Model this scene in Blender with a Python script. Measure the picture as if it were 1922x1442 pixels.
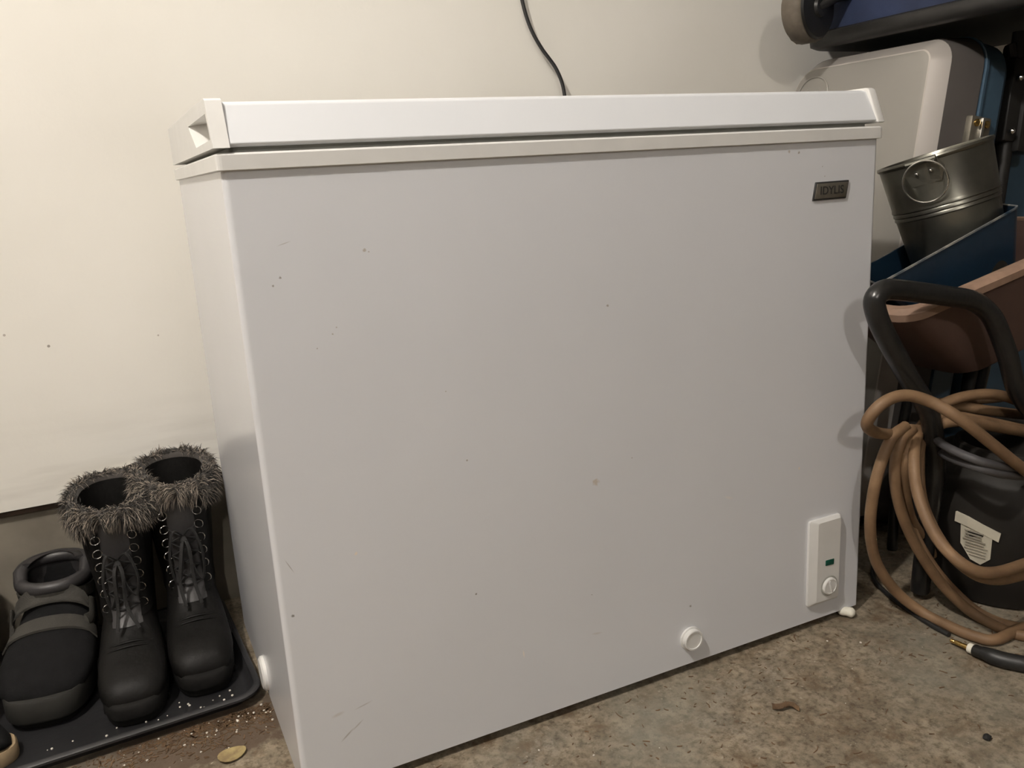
import bpy, bmesh, math, random
from mathutils import Vector, Matrix
random.seed(7)
S = bpy.context.scene
for o in list(bpy.data.objects):
    bpy.data.objects.remove(o)
COL = S.collection

# ------------------------------------------------------------------ camera, world, light, exposure
cam_data = bpy.data.cameras.new('camera')
cam = bpy.data.objects.new('camera', cam_data)
COL.objects.link(cam)
RIGHT = (0.9005221, -0.43106155, -0.05697269)
FWD = (0.40687398, 0.8816081, -0.23920854)
UP = (0.15334119, 0.19223187, 0.9692953)
cam.matrix_world = Matrix(((RIGHT[0], UP[0], -FWD[0], -0.1207),
                           (RIGHT[1], UP[1], -FWD[1], -0.9466),
                           (RIGHT[2], UP[2], -FWD[2], 0.7540),
                           (0, 0, 0, 1)))
cam_data.sensor_width = 36.0
cam_data.lens = 1598.3 / 1922 * 36.0
cam_data.clip_start = 0.02
S.camera = cam

world = bpy.data.worlds.new('night_garage')
S.world = world
world.use_nodes = True
world.node_tree.nodes['Background'].inputs[0].default_value = (0.9, 0.93, 1.0, 1)
world.node_tree.nodes['Background'].inputs[1].default_value = 0.02

BULB_COLOUR = (1.0, 0.935, 0.86)
# two bare ceiling bulbs: position, strength
BULBS = [((-0.75, -3.3, 2.36), 880.0), ((-0.88, -0.72, 2.36), 1700.0)]

S.view_settings.view_transform = 'Standard'
S.view_settings.look = 'None'
S.view_settings.gamma = 1.0
S.view_settings.use_curve_mapping = False
S.view_settings.exposure = 0.0

# ------------------------------------------------------------------ materials
MATS = {}
def mat(name, col, rough=0.5, metal=0.0, var=0.0, scale=20.0, bump=0.0, bscale=None, spec=None,
        col2=None, detail=4.0, sheen=0.0, coat=0.0):
    if name in MATS:
        return MATS[name]
    m = bpy.data.materials.new(name)
    m.use_nodes = True
    nt = m.node_tree
    b = nt.nodes['Principled BSDF']
    b.inputs['Base Color'].default_value = (*col, 1)
    b.inputs['Roughness'].default_value = rough
    b.inputs['Metallic'].default_value = metal
    if spec is not None:
        b.inputs['Specular IOR Level'].default_value = spec
    if sheen:
        b.inputs['Sheen Weight'].default_value = sheen
    if coat:
        b.inputs['Coat Weight'].default_value = coat
    tc = nt.nodes.new('ShaderNodeTexCoord')
    if var or col2:
        n = nt.nodes.new('ShaderNodeTexNoise')
        n.inputs['Scale'].default_value = scale
        n.inputs['Detail'].default_value = detail
        nt.links.new(tc.outputs['Object'], n.inputs['Vector'])
        r = nt.nodes.new('ShaderNodeValToRGB')
        r.color_ramp.elements[0].position = 0.35
        r.color_ramp.elements[1].position = 0.68
        c2 = col2 if col2 else tuple(c * (1 - var) for c in col)
        r.color_ramp.elements[0].color = (*c2, 1)
        r.color_ramp.elements[1].color = (*col, 1)
        nt.links.new(n.outputs['Fac'], r.inputs['Fac'])
        nt.links.new(r.outputs['Color'], b.inputs['Base Color'])
    if bump:
        n2 = nt.nodes.new('ShaderNodeTexNoise')
        n2.inputs['Scale'].default_value = bscale or scale
        n2.inputs['Detail'].default_value = 5
        nt.links.new(tc.outputs['Object'], n2.inputs['Vector'])
        bp = nt.nodes.new('ShaderNodeBump')
        bp.inputs['Strength'].default_value = bump
        bp.inputs['Distance'].default_value = 0.002
        nt.links.new(n2.outputs['Fac'], bp.inputs['Height'])
        nt.links.new(bp.outputs['Normal'], b.inputs['Normal'])
    MATS[name] = m
    return m

def nd(nt, kind, **kw):
    n = nt.nodes.new(kind)
    for k, v in kw.items():
        if k == 'ins':
            for i, val in v.items():
                n.inputs[i].default_value = val
        else:
            setattr(n, k, v)
    return n

def ramp(nt, src, stops):
    r = nt.nodes.new('ShaderNodeValToRGB')
    cr = r.color_ramp
    while len(cr.elements) < len(stops):
        cr.elements.new(0.5)
    for e, (p, c) in zip(cr.elements, stops):
        e.position = p
        e.color = (*c, 1) if len(c) == 3 else c
    nt.links.new(src, r.inputs['Fac'])
    return r.outputs['Color']

def mixc(nt, fac, a, b, mode='MIX'):
    m = nt.nodes.new('ShaderNodeMix')
    m.data_type = 'RGBA'
    m.blend_type = mode
    for sock, val in ((m.inputs[0], fac), (m.inputs[6], a), (m.inputs[7], b)):
        if isinstance(val, (int, float)):
            sock.default_value = val
        elif isinstance(val, tuple):
            sock.default_value = (*val, 1)
        else:
            nt.links.new(val, sock)
    return m.outputs[2]

def concrete_floor():
    m = bpy.data.materials.new('stained_concrete')
    m.use_nodes = True
    nt = m.node_tree
    b = nt.nodes['Principled BSDF']
    tc = nt.nodes.new('ShaderNodeTexCoord')
    def noise(s, d=6, rough=0.6, dist=0.0):
        n = nd(nt, 'ShaderNodeTexNoise', ins={'Scale': s, 'Detail': d, 'Roughness': rough, 'Distortion': dist})
        nt.links.new(tc.outputs['Object'], n.inputs['Vector'])
        return n.outputs['Fac']
    c = ramp(nt, noise(5), [(0.3, (0.175, 0.148, 0.110)), (0.55, (0.265, 0.226, 0.17)), (0.75, (0.225, 0.207, 0.172))])
    fine = ramp(nt, noise(85, 8, 0.72), [(0.38, (0.42, 0.37, 0.30)), (0.52, (1, 1, 1)), (0.70, (1.25, 1.22, 1.15))])
    c = mixc(nt, 0.9, c, fine, 'MULTIPLY')
    mid = ramp(nt, noise(28, 6, 0.65, 0.4), [(0.38, (0.66, 0.62, 0.56)), (0.6, (1.12, 1.1, 1.06))])
    c = mixc(nt, 0.9, c, mid, 'MULTIPLY')
    brown = ramp(nt, noise(22, 8, 0.72, 0.6), [(0.52, (0, 0, 0)), (0.66, (1, 1, 1))])
    c = mixc(nt, brown, c, (0.13, 0.088, 0.05))
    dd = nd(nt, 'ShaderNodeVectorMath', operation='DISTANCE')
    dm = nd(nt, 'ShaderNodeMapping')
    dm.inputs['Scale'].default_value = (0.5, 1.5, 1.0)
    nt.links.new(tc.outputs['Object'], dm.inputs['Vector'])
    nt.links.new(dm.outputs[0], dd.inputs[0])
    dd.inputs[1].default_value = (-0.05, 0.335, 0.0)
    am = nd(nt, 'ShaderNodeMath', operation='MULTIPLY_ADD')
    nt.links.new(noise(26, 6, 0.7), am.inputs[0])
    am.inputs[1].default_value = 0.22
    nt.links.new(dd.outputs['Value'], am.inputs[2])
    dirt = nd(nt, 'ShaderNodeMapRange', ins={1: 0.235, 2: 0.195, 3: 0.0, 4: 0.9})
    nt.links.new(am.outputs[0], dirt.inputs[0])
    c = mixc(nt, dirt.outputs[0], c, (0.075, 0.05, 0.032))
    green = ramp(nt, noise(3.1, 4), [(0.5, (0, 0, 0)), (0.75, (0.6, 0.6, 0.6))])
    c = mixc(nt, green, c, (0.25, 0.245, 0.20))
    pale = ramp(nt, noise(130, 3), [(0.66, (0, 0, 0)), (0.72, (0.7, 0.7, 0.7))])
    c = mixc(nt, pale, c, (0.40, 0.36, 0.29))
    nt.links.new(c, b.inputs['Base Color'])
    b.inputs['Roughness'].default_value = 0.8
    bp = nd(nt, 'ShaderNodeBump', ins={'Strength': 0.5, 'Distance': 0.004})
    nt.links.new(noise(45, 8, 0.7), bp.inputs['Height'])
    nt.links.new(bp.outputs['Normal'], b.inputs['Normal'])
    return m

def drywall():
    m = bpy.data.materials.new('painted_drywall')
    m.use_nodes = True
    nt = m.node_tree
    b = nt.nodes['Principled BSDF']
    tc = nt.nodes.new('ShaderNodeTexCoord')
    def noise(s, d=4, vec=None):
        n = nd(nt, 'ShaderNodeTexNoise', ins={'Scale': s, 'Detail': d})
        nt.links.new(vec or tc.outputs['Object'], n.inputs['Vector'])
        return n.outputs['Fac']
    c = ramp(nt, noise(2.2), [(0.3, (0.80, 0.775, 0.71)), (0.7, (0.86, 0.835, 0.775))])
    # grey scuffs along the foot of the wall
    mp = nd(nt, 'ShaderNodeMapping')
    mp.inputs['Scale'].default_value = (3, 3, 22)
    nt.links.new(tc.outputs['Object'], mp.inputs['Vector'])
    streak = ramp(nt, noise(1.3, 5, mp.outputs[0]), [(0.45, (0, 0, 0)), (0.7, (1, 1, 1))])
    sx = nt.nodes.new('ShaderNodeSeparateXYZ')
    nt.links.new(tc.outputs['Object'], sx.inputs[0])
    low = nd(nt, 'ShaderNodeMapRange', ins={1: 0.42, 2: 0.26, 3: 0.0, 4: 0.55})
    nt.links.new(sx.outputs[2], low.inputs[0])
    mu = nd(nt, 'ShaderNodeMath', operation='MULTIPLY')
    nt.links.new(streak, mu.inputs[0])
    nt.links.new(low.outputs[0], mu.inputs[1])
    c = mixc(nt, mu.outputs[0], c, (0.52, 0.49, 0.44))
    # a few nail pops and specks
    for (x, z, r, k) in ((-0.227, 0.524, 0.0022, 0.35), (-0.286, 0.55, 0.002, 0.5), (-0.06, 0.52, 0.0015, 0.5)):
        cb = nd(nt, 'ShaderNodeCombineXYZ', ins={0: x, 1: 0.0, 2: z})
        fl = nd(nt, 'ShaderNodeCombineXYZ', ins={1: 0.0})
        nt.links.new(sx.outputs[0], fl.inputs[0])
        nt.links.new(sx.outputs[2], fl.inputs[2])
        d = nd(nt, 'ShaderNodeVectorMath', operation='DISTANCE')
        nt.links.new(cb.outputs[0], d.inputs[0])
        nt.links.new(fl.outputs[0], d.inputs[1])
        l = nd(nt, 'ShaderNodeMath', operation='LESS_THAN')
        nt.links.new(d.outputs['Value'], l.inputs[0])
        l.inputs[1].default_value = r
        c = mixc(nt, l.outputs[0], c, (k, k * 0.9, k * 0.8))
    nt.links.new(c, b.inputs['Base Color'])
    b.inputs['Roughness'].default_value = 0.55
    bp = nd(nt, 'ShaderNodeBump', ins={'Strength': 0.12, 'Distance': 0.002})
    nt.links.new(noise(90, 3), bp.inputs['Height'])
    nt.links.new(bp.outputs['Normal'], b.inputs['Normal'])
    return m

SPOTS = [(0.047, 0.659, .0022, .22), (0.038, 0.651, .0016, .25), (0.46, 0.58, .0022, .35), (0.143, 0.68, .0025, .45),
         (0.097, 0.59, .0016, .4), (0.433, 0.341, .006, .58), (0.247, 0.225, .0018, .2), (0.014, 0.262, .0025, .15),
         (0.096, 0.321, .0025, .85), (0.764, 0.762, .003, .5), (0.782, 0.76, .0024, .3), (0.827, 0.739, .0016, .3),
         (0.832, 0.725, .0015, .4), (0.589, 0.11, .0028, .25), (0.797, 0.286, .0022, .85), (0.078, 0.576, .0014, .35),
         (0.492, 0.364, .0014, .4), (0.227, 0.502, .0014, .4), (0.248, 0.409, .0016, .35), (0.148, 0.678, .0014, .4),
         (0.42, 0.176, .0012, .3), (0.102, 0.597, .0012, .4)]
# long scuffs: x, z, half length, half width, angle, tone, strength
SCUFFS = [(0.061, 0.083, .013, .0016, 38, .3, .6), (0.075, 0.092, .011, .0014, 36, .35, .5), (0.085, 0.117, .014, .0012, 12, .35, .45),
          (0.052, 0.115, .010, .003, 10, .5, .4), (0.017, 0.325, .012, .0007, -65, .25, .6), (0.426, 0.114, .010, .002, -8, .55, .4),
          (0.055, 0.695, .009, .0007, 15, .35, .5), (0.31, 0.118, .0015, .007, 5, .95, .6), (0.66, 0.268, .010, .003, -20, .9, .3)]
def enamel(name, base, spots, rough):
    m = bpy.data.materials.new(name)
    m.use_nodes = True
    nt = m.node_tree
    b = nt.nodes['Principled BSDF']
    tc = nt.nodes.new('ShaderNodeTexCoord')
    n = nd(nt, 'ShaderNodeTexNoise', ins={'Scale': 3.0, 'Detail': 3})
    nt.links.new(tc.outputs['Object'], n.inputs['Vector'])
    c = ramp(nt, n.outputs['Fac'], [(0.3, tuple(x * 0.955 for x in base)), (0.7, base)])
    if spots:
        sx = nt.nodes.new('ShaderNodeSeparateXYZ')
        nt.links.new(tc.outputs['Object'], sx.inputs[0])
        fl = nd(nt, 'ShaderNodeCombineXYZ')
        nt.links.new(sx.outputs[0], fl.inputs[0])
        nt.links.new(sx.outputs[2], fl.inputs[2])
        n2 = nd(nt, 'ShaderNodeTexNoise', ins={'Scale': 220.0, 'Detail': 2})
        nt.links.new(tc.outputs['Object'], n2.inputs['Vector'])
        for (x, z, r, k) in spots:
            d = nd(nt, 'ShaderNodeVectorMath', operation='DISTANCE')
            nt.links.new(fl.outputs[0], d.inputs[0])
            d.inputs[1].default_value = (x, 0, z)
            ad = nd(nt, 'ShaderNodeMath', operation='MULTIPLY_ADD')
            nt.links.new(n2.outputs['Fac'], ad.inputs[0])
            ad.inputs[1].default_value = r * 1.6
            nt.links.new(d.outputs['Value'], ad.inputs[2])
            mr = nd(nt, 'ShaderNodeMapRange', ins={1: r * 1.7, 2: r * 1.2, 3: 0.0, 4: 0.8})
            nt.links.new(ad.outputs[0], mr.inputs[0])
            c = mixc(nt, mr.outputs[0], c, (k, k * 0.88, k * 0.76))
        for (x, z, half, th, ang, k, amt) in SCUFFS:
            v = nd(nt, 'ShaderNodeVectorMath', operation='SUBTRACT')
            nt.links.new(fl.outputs[0], v.inputs[0])
            v.inputs[1].default_value = (x, 0, z)
            ro = nd(nt, 'ShaderNodeVectorRotate', rotation_type='Y_AXIS')
            nt.links.new(v.outputs[0], ro.inputs['Vector'])
            ro.inputs['Angle'].default_value = math.radians(ang)
            sc = nd(nt, 'ShaderNodeVectorMath', operation='MULTIPLY')
            nt.links.new(ro.outputs[0], sc.inputs[0])
            sc.inputs[1].default_value = (1 / half, 0, 1 / th)
            le = nd(nt, 'ShaderNodeVectorMath', operation='LENGTH')
            nt.links.new(sc.outputs[0], le.inputs[0])
            mr = nd(nt, 'ShaderNodeMapRange', ins={1: 1.0, 2: 0.3, 3: 0.0, 4: amt})
            nt.links.new(le.outputs['Value'], mr.inputs[0])
            c = mixc(nt, mr.outputs[0], c, (k, k * 0.9, k * 0.8))
    nt.links.new(c, b.inputs['Base Color'])
    b.inputs['Roughness'].default_value = rough
    return m

def fur_material():
    m = mat('brown_grey_fur', (0.2, 0.17, 0.14), 0.75, sheen=0.2)
    nt = m.node_tree
    at = nd(nt, 'ShaderNodeAttribute', attribute_name='hair')
    nt.links.new(at.outputs['Color'], nt.nodes['Principled BSDF'].inputs['Base Color'])
    return m

M = dict(
    floor=concrete_floor(),
    wall=drywall(),
    enamel=enamel('white_enamel_steel', (0.74, 0.752, 0.785), SPOTS, 0.2),
    lid=mat('white_lid_enamel', (0.76, 0.78, 0.81), 0.34, var=0.03, scale=4),
    white_plastic=mat('white_plastic', (0.76, 0.755, 0.735), 0.4, var=0.04, scale=30),
    gasket=mat('grey_gasket', (0.42, 0.42, 0.38), 0.6, var=0.1, scale=40),
    stem=mat('grey_concrete_curb', (0.26, 0.232, 0.185), 0.85, col2=(0.17, 0.152, 0.12), scale=9, bump=0.5, bscale=50),
    sill=mat('dark_wood_sill', (0.075, 0.05, 0.035), 0.8, var=0.4, scale=30),
    ceil=mat('ceiling_paint', (0.62, 0.60, 0.57), 0.7, var=0.03, scale=3),
    dimwall=mat('dull_grey_wall', (0.10, 0.092, 0.082), 0.8, var=0.2, scale=2),
    black_gap=mat('dark_plinth', (0.02, 0.02, 0.02), 0.7, var=0.2, scale=20),
    badge=mat('brushed_dark_metal', (0.24, 0.22, 0.18), 0.4, 0.6, var=0.2, scale=60),
    badge_edge=mat('black_badge_edge', (0.03, 0.03, 0.03), 0.4, var=0.1, scale=60),
    green=mat('green_lens', (0.005, 0.09, 0.06), 0.2, var=0.2, scale=90),
    cable=mat('black_rubber_cable', (0.018, 0.018, 0.018), 0.45, var=0.2, scale=40),
    leather=mat('black_leather', (0.008, 0.0075, 0.007), 0.5, spec=0.14, var=0.35, scale=30, bump=0.25, bscale=160),
    satin=mat('charcoal_nylon', (0.034, 0.032, 0.033), 0.42, spec=0.35, var=0.2, scale=30, bump=0.1, bscale=300),
    sole=mat('black_rubber_sole', (0.010, 0.0095, 0.009), 0.8, spec=0.15, var=0.3, scale=40, bump=0.2, bscale=100),
    lace=mat('black_lace', (0.010, 0.0095, 0.0095), 0.8, var=0.2, scale=200, bump=0.3, bscale=600),
    steel=mat('bright_steel', (0.75, 0.74, 0.70), 0.22, 1.0, var=0.1, scale=90),
    gunmetal=mat('dark_ring_metal', (0.50, 0.49, 0.47), 0.18, 1.0, var=0.1, scale=90),
    fur=fur_material(),
    fleece=mat('dark_fleece', (0.022, 0.020, 0.019), 0.95, var=0.4, scale=120, bump=0.6, bscale=200),
    felt=mat('charcoal_felt', (0.009, 0.009, 0.0095), 0.95, spec=0.15, var=0.3, scale=60, bump=0.3, bscale=300),
    strap=mat('grey_webbing', (0.038, 0.035, 0.029), 0.8, var=0.25, scale=40, bump=0.4, bscale=500),
    rand=mat('grey_rubber_rand', (0.032, 0.031, 0.028), 0.65, spec=0.25, var=0.25, scale=30),
    tan=mat('tan_sole_edge', (0.33, 0.24, 0.14), 0.7, var=0.3, scale=60),
    tray=mat('dark_grey_tray', (0.026, 0.026, 0.028), 0.4, spec=0.4, var=0.3, scale=14, bump=0.15, bscale=80),
    silver=mat('silver_plastic', (0.35, 0.335, 0.305), 0.36, 0.25, var=0.04, scale=6),
    chamfer=mat('pale_silver_plastic', (0.52, 0.485, 0.45), 0.3, 0.25, var=0.04, scale=6),
    slate=mat('slate_grey_plastic', (0.115, 0.105, 0.098), 0.45, 0.1, var=0.1, scale=10),
    blue=mat('steel_blue_plastic', (0.055, 0.105, 0.160), 0.42, var=0.12, scale=10),
    bluefab=mat('navy_fabric', (0.024, 0.038, 0.092), 0.7, var=0.3, scale=12, bump=0.3, bscale=400),
    blueplas=mat('blue_bin_plastic', (0.014, 0.042, 0.080), 0.45, var=0.2, scale=12),
    bluechip=mat('worn_pale_edge', (0.42, 0.40, 0.36), 0.7, col2=(0.016, 0.045, 0.085), scale=22, detail=3),
    black=mat('black_plastic', (0.016, 0.015, 0.014), 0.45, var=0.3, scale=20),
    tyre=mat('brown_grey_tyre', (0.15, 0.125, 0.095), 0.7, var=0.25, scale=60),
    galv=mat('galvanised_steel', (0.27, 0.265, 0.225), 0.32, 0.92, col2=(0.17, 0.165, 0.145), scale=14, detail=6),
    maroon=mat('maroon_plastic', (0.17, 0.105, 0.088), 0.6, var=0.2, scale=9),
    tanrim=mat('faded_pink_rim', (0.40, 0.26, 0.185), 0.7, var=0.3, scale=25),
    tube=mat('black_painted_tube', (0.018, 0.0175, 0.017), 0.28, var=0.35, scale=40, bump=0.15, bscale=120),
    hose=mat('tan_rubber_hose', (0.245, 0.150, 0.080), 0.6, col2=(0.175, 0.105, 0.055), scale=25, bump=0.15, bscale=200),
    greycable=mat('grey_cable', (0.085, 0.082, 0.086), 0.55, var=0.2, scale=30),
    pot=mat('black_barrel_plastic', (0.020, 0.0175, 0.015), 0.6, spec=0.3, var=0.35, scale=12, bump=0.15, bscale=60),
    paper=mat('aged_label_paper', (0.62, 0.58, 0.47), 0.8, var=0.12, scale=40),
    ink=mat('grey_print', (0.36, 0.33, 0.27), 0.8, var=0.2, scale=40),
    brass=mat('gold_plated_brass', (0.80, 0.55, 0.20), 0.25, 1.0, var=0.1, scale=80),
    foam=mat('white_foam', (0.86, 0.83, 0.72), 0.8, var=0.06, scale=60, bump=0.3, bscale=200),
    leaf=mat('dry_yellow_leaf', (0.34, 0.27, 0.12), 0.75, col2=(0.2, 0.14, 0.07), scale=90),
    straw=mat('brown_plant_bits', (0.17, 0.10, 0.05), 0.85, var=0.5, scale=60),
    salt=mat('white_grains', (0.75, 0.70, 0.62), 0.6, var=0.2, scale=100),
    stone=mat('black_pebble', (0.012, 0.012, 0.012), 0.7, var=0.2, scale=60),
)

# ------------------------------------------------------------------ helpers
def link_mesh(name, me, m, parent=None, smooth=False, angle=35):
    if smooth:
        for p in me.polygons:
            p.use_smooth = True
        try:
            me.set_sharp_from_angle(angle=math.radians(angle))
        except Exception:
            pass
    o = bpy.data.objects.new(name, me)
    me.materials.append(m)
    COL.objects.link(o)
    if parent is not None:
        o.parent = parent
    return o

def from_bm(name, bm, m, parent=None, smooth=False, angle=35, world=False):
    bmesh.ops.recalc_face_normals(bm, faces=bm.faces)
    me = bpy.data.meshes.new(name)
    bm.to_mesh(me)
    bm.free()
    o = link_mesh(name, me, m, parent, smooth, angle)
    if world and parent is not None:      # mesh given in room coordinates
        p, off = parent, Vector((0, 0, 0))
        while p is not None:
            off += Vector(p.location)
            p = p.parent
        o.location = -off
    return o

def thing(name, label, cat, loc=(0, 0, 0), rot=(0, 0, 0), group=None):
    o = bpy.data.objects.new(name, None)
    o.empty_display_size = 0.05
    COL.objects.link(o)
    o.location = loc
    o.rotation_euler = rot
    return tag(o, label, cat, group)

def tag(o, label, cat, group=None):
    o['label'] = label
    o['category'] = cat
    if group:
        o['group'] = group
    return o

def struct(o, label):
    o['kind'] = 'structure'
    o['label'] = label
    o['category'] = o.name.split('_')[0]
    return o

def bm_box(x0, x1, y0, y1, z0, z1, bev=0.0, seg=2):
    bm = bmesh.new()
    bmesh.ops.create_cube(bm, size=1)
    for v in bm.verts:
        v.co = Vector((x0 + (v.co.x + .5) * (x1 - x0), y0 + (v.co.y + .5) * (y1 - y0), z0 + (v.co.z + .5) * (z1 - z0)))
    if bev:
        bmesh.ops.bevel(bm, geom=list(bm.edges), offset=bev, segments=seg, affect='EDGES', profile=0.5)
    return bm

def catmull(pts, n=8):
    pts = [Vector(p) for p in pts]
    out = []
    for i in range(len(pts) - 1):
        p0 = pts[i - 1] if i > 0 else pts[0] * 2 - pts[1]
        p1, p2 = pts[i], pts[i + 1]
        p3 = pts[i + 2] if i + 2 < len(pts) else pts[-1] * 2 - pts[-2]
        for k in range(n):
            t = k / n
            out.append(0.5 * ((2 * p1) + (p2 - p0) * t + (2 * p0 - 5 * p1 + 4 * p2 - p3) * t * t
                              + (3 * p1 - p0 - 3 * p2 + p3) * t ** 3))
    out.append(pts[-1])
    return out

def add_tube(bm, pts, r, seg=10, closed=False, flat=1.0, nrm=None):
    """sweep a round (or flattened) section along points"""
    pts = [Vector(p) for p in pts]
    n = len(pts)
    rings = []
    up = None
    for i, p in enumerate(pts):
        if closed:
            t = (pts[(i + 1) % n] - pts[i - 1]).normalized()
        else:
            t = (pts[min(i + 1, n - 1)] - pts[max(i - 1, 0)]).normalized()
        if nrm is not None:
            up = Vector(nrm)
        elif up is None:
            up = Vector((0, 0, 1)) if abs(t.z) < 0.9 else Vector((1, 0, 0))
        u = (up - t * up.dot(t))
        if u.length < 1e-5:
            u = t.orthogonal()
        u.normalize()
        if nrm is None:
            up = u
        w = t.cross(u)
        rr = r[i] if isinstance(r, (list, tuple)) else r
        rings.append([bm.verts.new(p + u * math.cos(a) * rr * flat + w * math.sin(a) * rr)
                      for a in [2 * math.pi * k / seg for k in range(seg)]])
    m = n if closed else n - 1
    for i in range(m):
        a, b = rings[i], rings[(i + 1) % n]
        for k in range(seg):
            bm.faces.new((a[k], a[(k + 1) % seg], b[(k + 1) % seg], b[k]))
    if not closed:
        bm.faces.new(rings[0][::-1])
        bm.faces.new(rings[-1])
    return bm

def bm_tube(pts, r, seg=10, closed=False, flat=1.0, nrm=None):
    return add_tube(bmesh.new(), pts, r, seg, closed, flat, nrm)

def add_lathe(bm, prof, seg=32, centre=(0, 0, 0), axis='Z', cap0=True, cap1=True, squash=1.0):
    rings = []
    for r, h in prof:
        ring = []
        for k in range(seg):
            a = 2 * math.pi * k / seg
            c, s = r * math.cos(a), r * math.sin(a) * squash
            v = {'Z': (c, s, h), 'Y': (c, h, s), 'X': (h, c, s)}[axis]
            ring.append(bm.verts.new(Vector(v) + Vector(centre)))
        rings.append(ring)
    for a, b in zip(rings, rings[1:]):
        for k in range(seg):
            bm.faces.new((a[k], a[(k + 1) % seg], b[(k + 1) % seg], b[k]))
    if cap0:
        bm.faces.new(rings[0][::-1])
    if cap1:
        bm.faces.new(rings[-1])
    return bm

def bm_lathe(*a, **k):
    return add_lathe(bmesh.new(), *a, **k)

def bm_rings(rings, cap0=True, cap1=True, closed=True, hoop=False):
    bm = bmesh.new()
    if hoop:
        cap0 = cap1 = False
    R = [[bm.verts.new(v) for v in ring] for ring in rings]
    n = len(R[0])
    for a, b in zip(R, R[1:] + R[:1] if hoop else R[1:]):
        for k in range(n if closed else n - 1):
            bm.faces.new((a[k], a[(k + 1) % n], b[(k + 1) % n], b[k]))
    if cap0:
        bm.faces.new(R[0][::-1])
    if cap1:
        bm.faces.new(R[-1])
    return bm

def bm_prism(poly, axis, a, b, bev=0.0, seg=2):
    """poly: 2-D outline in the other two axes"""
    bm = bmesh.new()
    def P(p, h):
        return {'X': (h, p[0], p[1]), 'Y': (p[0], h, p[1]), 'Z': (p[0], p[1], h)}[axis]
    A = [bm.verts.new(P(p, a)) for p in poly]
    B = [bm.verts.new(P(p, b)) for p in poly]
    n = len(poly)
    for k in range(n):
        bm.faces.new((A[k], A[(k + 1) % n], B[(k + 1) % n], B[k]))
    bm.faces.new(A[::-1])
    bm.faces.new(B)
    if bev:
        bmesh.ops.recalc_face_normals(bm, faces=bm.faces)
        bmesh.ops.bevel(bm, geom=list(bm.edges), offset=bev, segments=seg, affect='EDGES', profile=0.5)
    return bm

def rrect(x0, x1, y0, y1, radii, n=8):
    """rounded rectangle, radii for (x0y0, x1y0, x1y1, x0y1)"""
    pts = []
    for (cx, cy, sx, sy, a0, r) in ((x0, y0, 1, 1, 180, radii[0]), (x1, y0, -1, 1, 270, radii[1]),
                                    (x1, y1, -1, -1, 0, radii[2]), (x0, y1, 1, -1, 90, radii[3])):
        for k in range(n + 1):
            a = math.radians(a0 + 90 * k / n)
            pts.append((cx + sx * r + r * math.cos(a), cy + sy * r + r * math.sin(a)))
    return pts

# ------------------------------------------------------------------ the room
WALL_Y = 0.62
struct(from_bm('floor', bm_box(-3.2, 3.0, -4.6, 0.66, -0.05, 0.0), M['floor']), 'stained grey concrete garage floor')
wb = from_bm('wall_back', bm_box(-3.2, 3.0, WALL_Y, WALL_Y + 0.013, 0.258, 2.5), M['wall'])
struct(wb, 'white painted drywall behind the chest freezer')
struct(from_bm('wall_foundation', bm_box(-3.2, 3.0, WALL_Y + 0.016, WALL_Y + 0.10, 0.0, 0.25), M['stem']),
       'bare concrete foundation curb under the white drywall')
struct(from_bm('trim_1', bm_box(-3.2, 3.0, WALL_Y + 0.008, WALL_Y + 0.10, 0.247, 0.262), M['sill']),
       'dark wooden sill between drywall and concrete curb')
struct(from_bm('ceiling', bm_box(-3.2, 3.0, -4.6, 0.72, 2.5, 2.55), M['ceil']), 'white garage ceiling')
struct(from_bm('wall_left', bm_box(-3.25, -3.2, -4.6, 0.72, 0.0, 2.5), M['dimwall']), 'dull grey garage wall far to the left')
struct(from_bm('wall_right', bm_box(3.0, 3.05, -4.6, 0.72, 0.0, 2.5), M['dimwall']), 'dull grey garage wall far to the right')
struct(from_bm('wall_front', bm_box(-3.2, 3.0, -4.65, -4.6, 0.0, 2.5), M['dimwall']), 'dull grey garage wall behind the viewer')

# bare bulbs on the ceiling that light the place
for (bx, by, bzz), power, lab in ((*BULBS[0], 'bare bulb in a white lampholder at the middle of the garage ceiling'),
                                  (*BULBS[1], 'bare bulb in a white lampholder on the ceiling near the back wall')):
    em = bpy.data.materials.new('glowing_bulb')
    em.use_nodes = True
    pb = em.node_tree.nodes['Principled BSDF']
    pb.inputs['Base Color'].default_value = (0.9, 0.9, 0.85, 1)
    pb.inputs['Emission Color'].default_value = (*BULB_COLOUR, 1)
    pb.inputs['Emission Strength'].default_value = power
    bl = thing('ceiling_lamp', lab, 'lamp', (bx, by, 2.5), group='ceiling bulbs')
    from_bm('lampholder', bm_lathe([(0.06, 0.0), (0.06, -0.015), (0.03, -0.03), (0.025, -0.075)], 24), M['white_plastic'], bl, True)
    bz = bzz - 2.5
    from_bm('bulb', bm_lathe([(0.012, bz + 0.055), (0.028, bz + 0.035), (0.045, bz + 0.01), (0.046, bz - 0.012), (0.036, bz - 0.034),
                              (0.014, bz - 0.045)], 24), em, bl, True, 80)

# ------------------------------------------------------------------ chest freezer
FW, FD = 0.936, 0.505
fz = thing('chest_freezer', 'white chest freezer with scuffed front standing against the wall', 'freezer', (FW / 2, FD / 2, 0))
def fpart(name, bm, m, parent=None, smooth=True, angle=40):
    return from_bm(name, bm, m, parent or fz, smooth, angle, True)

poly = rrect(0, FW, 0, FD, (.007, .007, .007, .007), 12)
fpart('cabinet', bm_prism(poly, 'Z', 0.0145, 0.777), M['enamel'], smooth=False)
fpart('plinth', bm_prism(rrect(0.022, FW - 0.022, 0.022, FD - 0.022, (.01,) * 4, 3), 'Z', 0.0, 0.015), M['black_gap'])
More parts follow.
